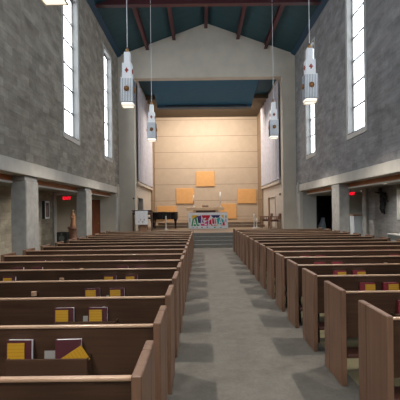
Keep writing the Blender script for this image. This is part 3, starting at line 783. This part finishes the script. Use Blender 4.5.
# concrete pilaster at the corner of the right aisle wall
tn += 1; b = MB(); b.box(SRX-.10, SRX-.001, 14.35, 14.70, 0.001, CEIL-.012, 'concrete', bev=.01); struct(b.build('trim_%d' % tn))
tn += 1; b = MB(); b.box(SLX+.001, SLX+.06, 14.3, 14.59, 0.001, CEIL-.012, 'concrete', bev=.01); struct(b.build('trim_%d' % tn))

# ------------------------------------------------------------------ pews
def make_pew(s, L, first):
    """s=-1: pew runs left from the aisle, s=+1: right. origin at the aisle end, y=0 at the top rail, +y towards the altar"""
    def X(a, c): return tuple(sorted((s*a, s*c)))
    o = empty('pew', (0, 0, 0), 'pew', 'pew', 'brown wooden pews %s of the aisle' % ('left' if s < 0 else 'right'))
    for u0 in (0, L-.048):
        b = MB(); xa, xb = X(u0, u0+.048)
        b.box(xa, xb, -.035, .290, .007, .868, 'pew_end', bev=.006); b.box(xa, xb, .2925, .44, .007, .868, 'pew_end', bev=.006)
        b.build('end_panel', o)
    xa, xb = X(.05, L-.05)
    sh = Matrix.Identity(4); sh[1][2] = -.13; sh[1][3] = .13*.845   # rake of the back
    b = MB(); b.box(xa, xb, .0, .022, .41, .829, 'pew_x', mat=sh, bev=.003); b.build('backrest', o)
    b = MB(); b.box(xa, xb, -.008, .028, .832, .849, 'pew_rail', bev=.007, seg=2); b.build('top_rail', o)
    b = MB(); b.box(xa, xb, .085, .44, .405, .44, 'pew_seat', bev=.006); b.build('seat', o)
    b = MB(); b.box(xa+.05, xb-.05, .10, .30, .20, .245, 'kneeler_vinyl', bev=.015, seg=2); kn = b.build('kneeler', o)
    for u in (.14, L/2, L-.14):
        b = MB(); x = s*u; b.box(x-.015, x+.015, .255, .285, .008, .404, 'dark_metal'); b.build('kneeler_bracket', kn)
    for u in first:
        b = MB(); x0, x1 = X(u-.235, u+.285)
        b.box(x0, x1, -.085, -.070, .50, .660, 'pew_x', bev=.003); b.box(x0+.012, x1-.012, -.069, .045, .50, .515, 'pew_x')
        b.box(x0, x0+.012, -.069, .032, .516, .655, 'pew_x'); b.box(x1-.012, x1, -.069, .032, .516, .655, 'pew_x')
        b.build('book_rack', o)
    b = MB(); x = s*(L*.48); b.cyl((x, -.05, .70), (x, -.05, .745), .028, m='pew_rail', n=14); b.box(x-.02, x+.02, -.05, .016, .705, .725, 'pew_x'); b.build('cup_holder', o)
    return o
LXA, RXA = -.27, 1.245
LL, LR = 3.19, 3.36
racks = (.70, 2.28)
pl = make_pew(-1, LL, racks); pr = make_pew(1, LR, racks)
left_y = [1.71+.8265*k + (.03 if k == 0 else 0) for k in range(16)]
right_y = [2.63+.845*k for k in range(15)]
def where(k, n):
    if k == 0: return 'nearest the viewer'
    if k == n-1: return 'farthest away, closest to the chancel'
    return '%s row from the viewer' % ORD[k+1]
for k, y in enumerate(left_y):
    o = pl if k == 0 else copy_tree(pl)
    o.location = (LXA, y, 0); o['label'] = 'brown wooden pew left of the aisle, ' + where(k, 16)
for k, y in enumerate(right_y):
    o = pr if k == 0 else copy_tree(pr)
    o.location = (RXA, y, 0); o['label'] = 'brown wooden pew right of the aisle, ' + where(k, 15)

# ------------------------------------------------------------------ hymnals and booklets
def make_book(cm):
    o = empty('hymnal', (0, 0, 0), 'x', 'book', 'hymnals in the pew racks')
    w, h, t = .166, .247, .040
    b = MB(); b.box(-w/2, w/2, -t/2, -t/2+.004, 0, h, cm); b.box(-w/2, w/2, t/2-.004, t/2, 0, h, cm); b.box(-w/2, -w/2+.004, -t/2+.004, t/2-.004, 0, h, cm)
    b.build('cover', o)
    b = MB(); b.box(-w/2+.005, w/2-.004, -t/2+.0045, t/2-.0045, .004, h-.004, 'paper'); b.build('pages', o)
    return o
bookL = make_book('maroon_book'); bookR = make_book('red_book')
def make_booklet():
    b = MB(); b.box(-.055, .055, -.003, .003, 0, .215, 'yellow'); return tag(b.build('booklet'), 'x', 'booklet', 'yellow booklets in the pew racks')
bkl = make_booklet()
def make_card():
    b = MB(); b.box(-.05, .05, -.001, .001, 0, .175, 'card'); return tag(b.build('card'), 'x', 'card', 'cards in the pew racks')
crd = make_card()
used = set()
def place(proto, loc, rx, ry, label, rz=0):
    if proto.name not in used: used.add(proto.name); o = proto
    else: o = copy_tree(proto)
    o.location = loc; o.rotation_euler = (rx, ry, rz); o['label'] = label
    return o
LEAN = -.05
def rack_books(s, xa, y, row, u, which, proto, bk_yellow=True):
    """two hymnals per rack, booklet before each"""
    side = 'left' if s < 0 else 'right'
    rk = 'aisle-side rack' if which == 0 else 'wall-side rack'
    for j, du in enumerate((.215, -.060)):
        if s > 0: du -= .035 if j == 0 else .03
        uu = u+du*(1 if s < 0 else -1)+(.08 if s > 0 else 0); x = xa+s*uu + random.uniform(-.008, .008)
        pos = 'left' if j == 0 else 'right'
        tl = random.uniform(-.02, .02)
        # (x grows to the right): for both sides j=0 is the left-hand book
        if row_first(side, row) and j == 1: x += .045
        bk = place(proto, (x, y-.022, .518), LEAN, tl, 'maroon hymnal, %s one in %s, %s-block pew %s' % (pos, rk, side, row), random.uniform(-.05, .05))
        if not bk_yellow: continue
        if row_first(side, row) and j == 1:
            place(bkl, (x-.065, y-.052, .570), LEAN, 1.0, 'yellow booklet tipped over at an angle before a maroon hymnal in the nearest left rack')
            bkl_n = 1
        else:
            place(bkl, (x+(-.014 if s < 0 else .024), y-.050, .535), LEAN, tl, 'yellow booklet on %s hymnal, %s, %s-block pew %s' % (pos, rk, side, row))
def row_first(side, row): return side == 'left' and row == 'second row'
for k in range(1, 9):
    row = '%s row' % ORD[k+1]; y = left_y[k]
    rack_books(-1, LXA, y, row, racks[0], 0, bookL, k < 5)
    place(crd, (LXA-.70-.01, y-.03, .518), LEAN, 0, 'small grey card between the hymnals in the aisle-side rack, left-block pew %s' % row)
    if k >= 4: rack_books(-1, LXA, y, row, racks[1], 1, bookL, k < 5)
for k in range(1, 8):
    row = '%s row' % ORD[k+1]; y = right_y[k]
    rack_books(1, RXA, y, row, racks[0], 0, bookR, k < 4)
    if k >= 5: rack_books(1, RXA, y, row, racks[1], 1, bookR, False)

# ------------------------------------------------------------------ pendant lanterns
def make_lantern():
    o = empty('pendant_lantern', (0, 0, 0), 'x', 'pendant lamp', 'tiered white pendant lanterns')
    tiers = [(.158, .10, .72), (.118, .725, 1.10), (.075, 1.105, 1.39)]
    names = ['lower_tier', 'middle_tier', 'upper_tier']
    for i, (w, z0, z1) in enumerate(tiers):
        b = MB(); b.box(-w, w, -w, w, z0, z1, 'lantern_white', bev=.004)
        if i == 0:
            for q in range(4):
                R = Matrix.Rotation(q*PI/2, 4, 'Z')
                for k in range(8):
                    x = -w+.02+k*(2*w-.04)/7; b.box(x-.005, x+.005, -w-.005, -w-.0005, z0+.02, z1-.02, 'lantern_slat', mat=R)
                b.box(-w, w, -w-.006, -w-.0005, z0+.005, z0+.016, 'lantern_slat', mat=R)
        body = b.build(names[i], o)
        for q in range(4):
            R = Matrix.Rotation(q*PI/2, 4, 'Z')
            if i == 0:
                b = MB(); zc = (z0+z1)/2+.03
                for k in range(8):
                    a = k*PI/4; c = R @ Vector((.046*math.cos(a), -w-.014, zc+.046*math.sin(a)))
                    b.ball(c, .024, 'rosette')
                b.ball(R @ Vector((0, -w-.018, zc)), .034, 'brass'); b.build('rosette', body)
            elif i == 1:
                b = MB(); zc = (z0+z1)/2
                for dx, dz in ((.026, 0), (-.026, 0), (0, .040), (0, -.040), (0, 0)): b.ball(R @ Vector((dx, -w-.003, zc+dz)), .022, 'red_enamel')
                b.build('red_quatrefoil', body)
    b = MB(); b.box(-.138, .138, -.138, .138, .72, .7245, 'lantern_warm'); b.box(-.10, .10, -.10, .10, 1.1005, 1.1045, 'lantern_warm'); b.build('glowing_gap', o)
    b = MB()
    for q in range(4):
        R = Matrix.Rotation(q*PI/2, 4, 'Z'); b.box(-.152, .152, -.152, -.138, .028, .10 if False else .045, 'plaster', mat=R)
    b.build('bottom_rim', o)
    b = MB(); b.box(-.136, .136, -.136, .136, .03, .0995, 'lantern_glow', bev=.012); b.build('diffuser', o)
    b = MB(); b.lathe([(.02, 1.391), (.045, 1.40), (.03, 1.42), (.045, 1.45), (.045, 1.47), (.02, 1.50), (.012, 1.53)], m='brass'); b.build('finial', o)
    b = MB(); b.cyl((0, 0, 1.53), (0, 0, 5.92), .010, m='cord', n=8); b.build('cord', o)
    return o
lan = make_lantern()
LX = {-1: -1.80, 1: 2.80}
first = True
SPOT = 500
for y, z, nm in ((14.55, 4.13, 'farther'), (9.72, 4.13, 'middle'), (4.76, 4.13, 'nearest'), (0.0, 4.13, 'rear')):
    for s, side in ((-1, 'left'), (1, 'right')):
        o = lan if first else copy_tree(lan); first = False
        z = 4.20 if s < 0 else 4.24; o.location = (LX[s], y, z); o['label'] = 'tiered white pendant lantern with brown rosette, %s, %s one of its row' % (side+' of the aisle', nm)
        l = bpy.data.lights.new('lantern_lamp', 'SPOT'); l.energy = SPOT; l.color = (1, .90, .78); l.spot_size = math.radians(128); l.spot_blend = .7; l.shadow_soft_size = .04
        lo = bpy.data.objects.new('lantern_lamp', l); COL.objects.link(lo); lo.location = (LX[s], y, z-.03)
# reset cord tops to the roof: scale in roof pitch is small, cords end just under the deck
for o in [o for o in bpy.data.objects if o.name.startswith('cord')]:
    pass

# ------------------------------------------------------------------ lights
def area(x, y, z, sx, sy, e, col, rot):
    l = bpy.data.lights.new('lamp', 'AREA'); l.shape = 'RECTANGLE'; l.size = sx; l.size_y = sy; l.energy = e; l.color = col
    o = bpy.data.objects.new('lamp', l); COL.objects.link(o); o.location = (x, y, z); o.rotation_euler = rot
    return o
area(.45, 24.6, 8.22, 5.5, .3, 390, (1, .89, .77), (math.radians(38), 0, 0))      # cove light over the back wall
area(.45, 22.4, 7.4, 5.0, .4, 260, (1, .91, .82), (math.radians(0), 0, 0))      # fill light added under the canopy to brighten the chancel
for x, y0 in ((-4.95, (2.0, 6.8, 11.6)), (-6.3, (16.6,)), (5.55, (2.0, 6.8, 11.6)), (6.9, (16.4,))):  # fixtures and lamps added to brighten the side aisles
    for y in y0:
        o = empty('ceiling_downlight', (x, y, CEIL), 'round recessed downlight in the %s aisle ceiling' % ('left' if x < 0 else 'right'), 'downlight', 'recessed lights in the %s aisle' % ('left' if x < 0 else 'right'))
        b = MB(); b.cyl((0, 0, -.001), (0, 0, -.018), .09, .085, 'white_paint', 20); b.build('rim', o)
        b = MB(); b.cyl((0, 0, -.019), (0, 0, -.021), .065, .065, 'lantern_glow', 20); b.build('lens', o)
        l = bpy.data.lights.new('downlight_lamp', 'SPOT'); l.energy = 42 if x < 0 else 70; l.color = (1, .84, .64) if x < 0 else (1, .95, .9); l.spot_size = math.radians(150); l.spot_blend = .6; l.shadow_soft_size = .06
        lo = bpy.data.objects.new('downlight_lamp', l); COL.objects.link(lo); lo.location = (x, y, CEIL-.03)

w = bpy.data.worlds.new('World'); SC.world = w; w.use_nodes = True
bg = w.node_tree.nodes['Background']; bg.inputs['Color'].default_value = (.94, .97, 1.0, 1); bg.inputs['Strength'].default_value = 7.6

# ------------------------------------------------------------------ camera
cam = bpy.data.cameras.new('Camera'); co = bpy.data.objects.new('Camera', cam); COL.objects.link(co)
cam.sensor_width = 36; cam.lens = 385/400*36; cam.shift_y = .025; cam.shift_x = -.00125; cam.clip_start = .05; cam.clip_end = 200
co.rotation_mode = 'QUATERNION'
co.location = (0, 0, 1.6)
R = Matrix.Rotation(PI/2, 4, 'X') @ Matrix.Rotation(-math.radians(.7), 4, 'Z')
co.rotation_quaternion = R.to_quaternion()
SC.camera = co
vs = SC.view_settings; vs.view_transform = 'Standard'; vs.look = 'None'; vs.exposure = 0; vs.gamma = 1; vs.use_curve_mapping = False
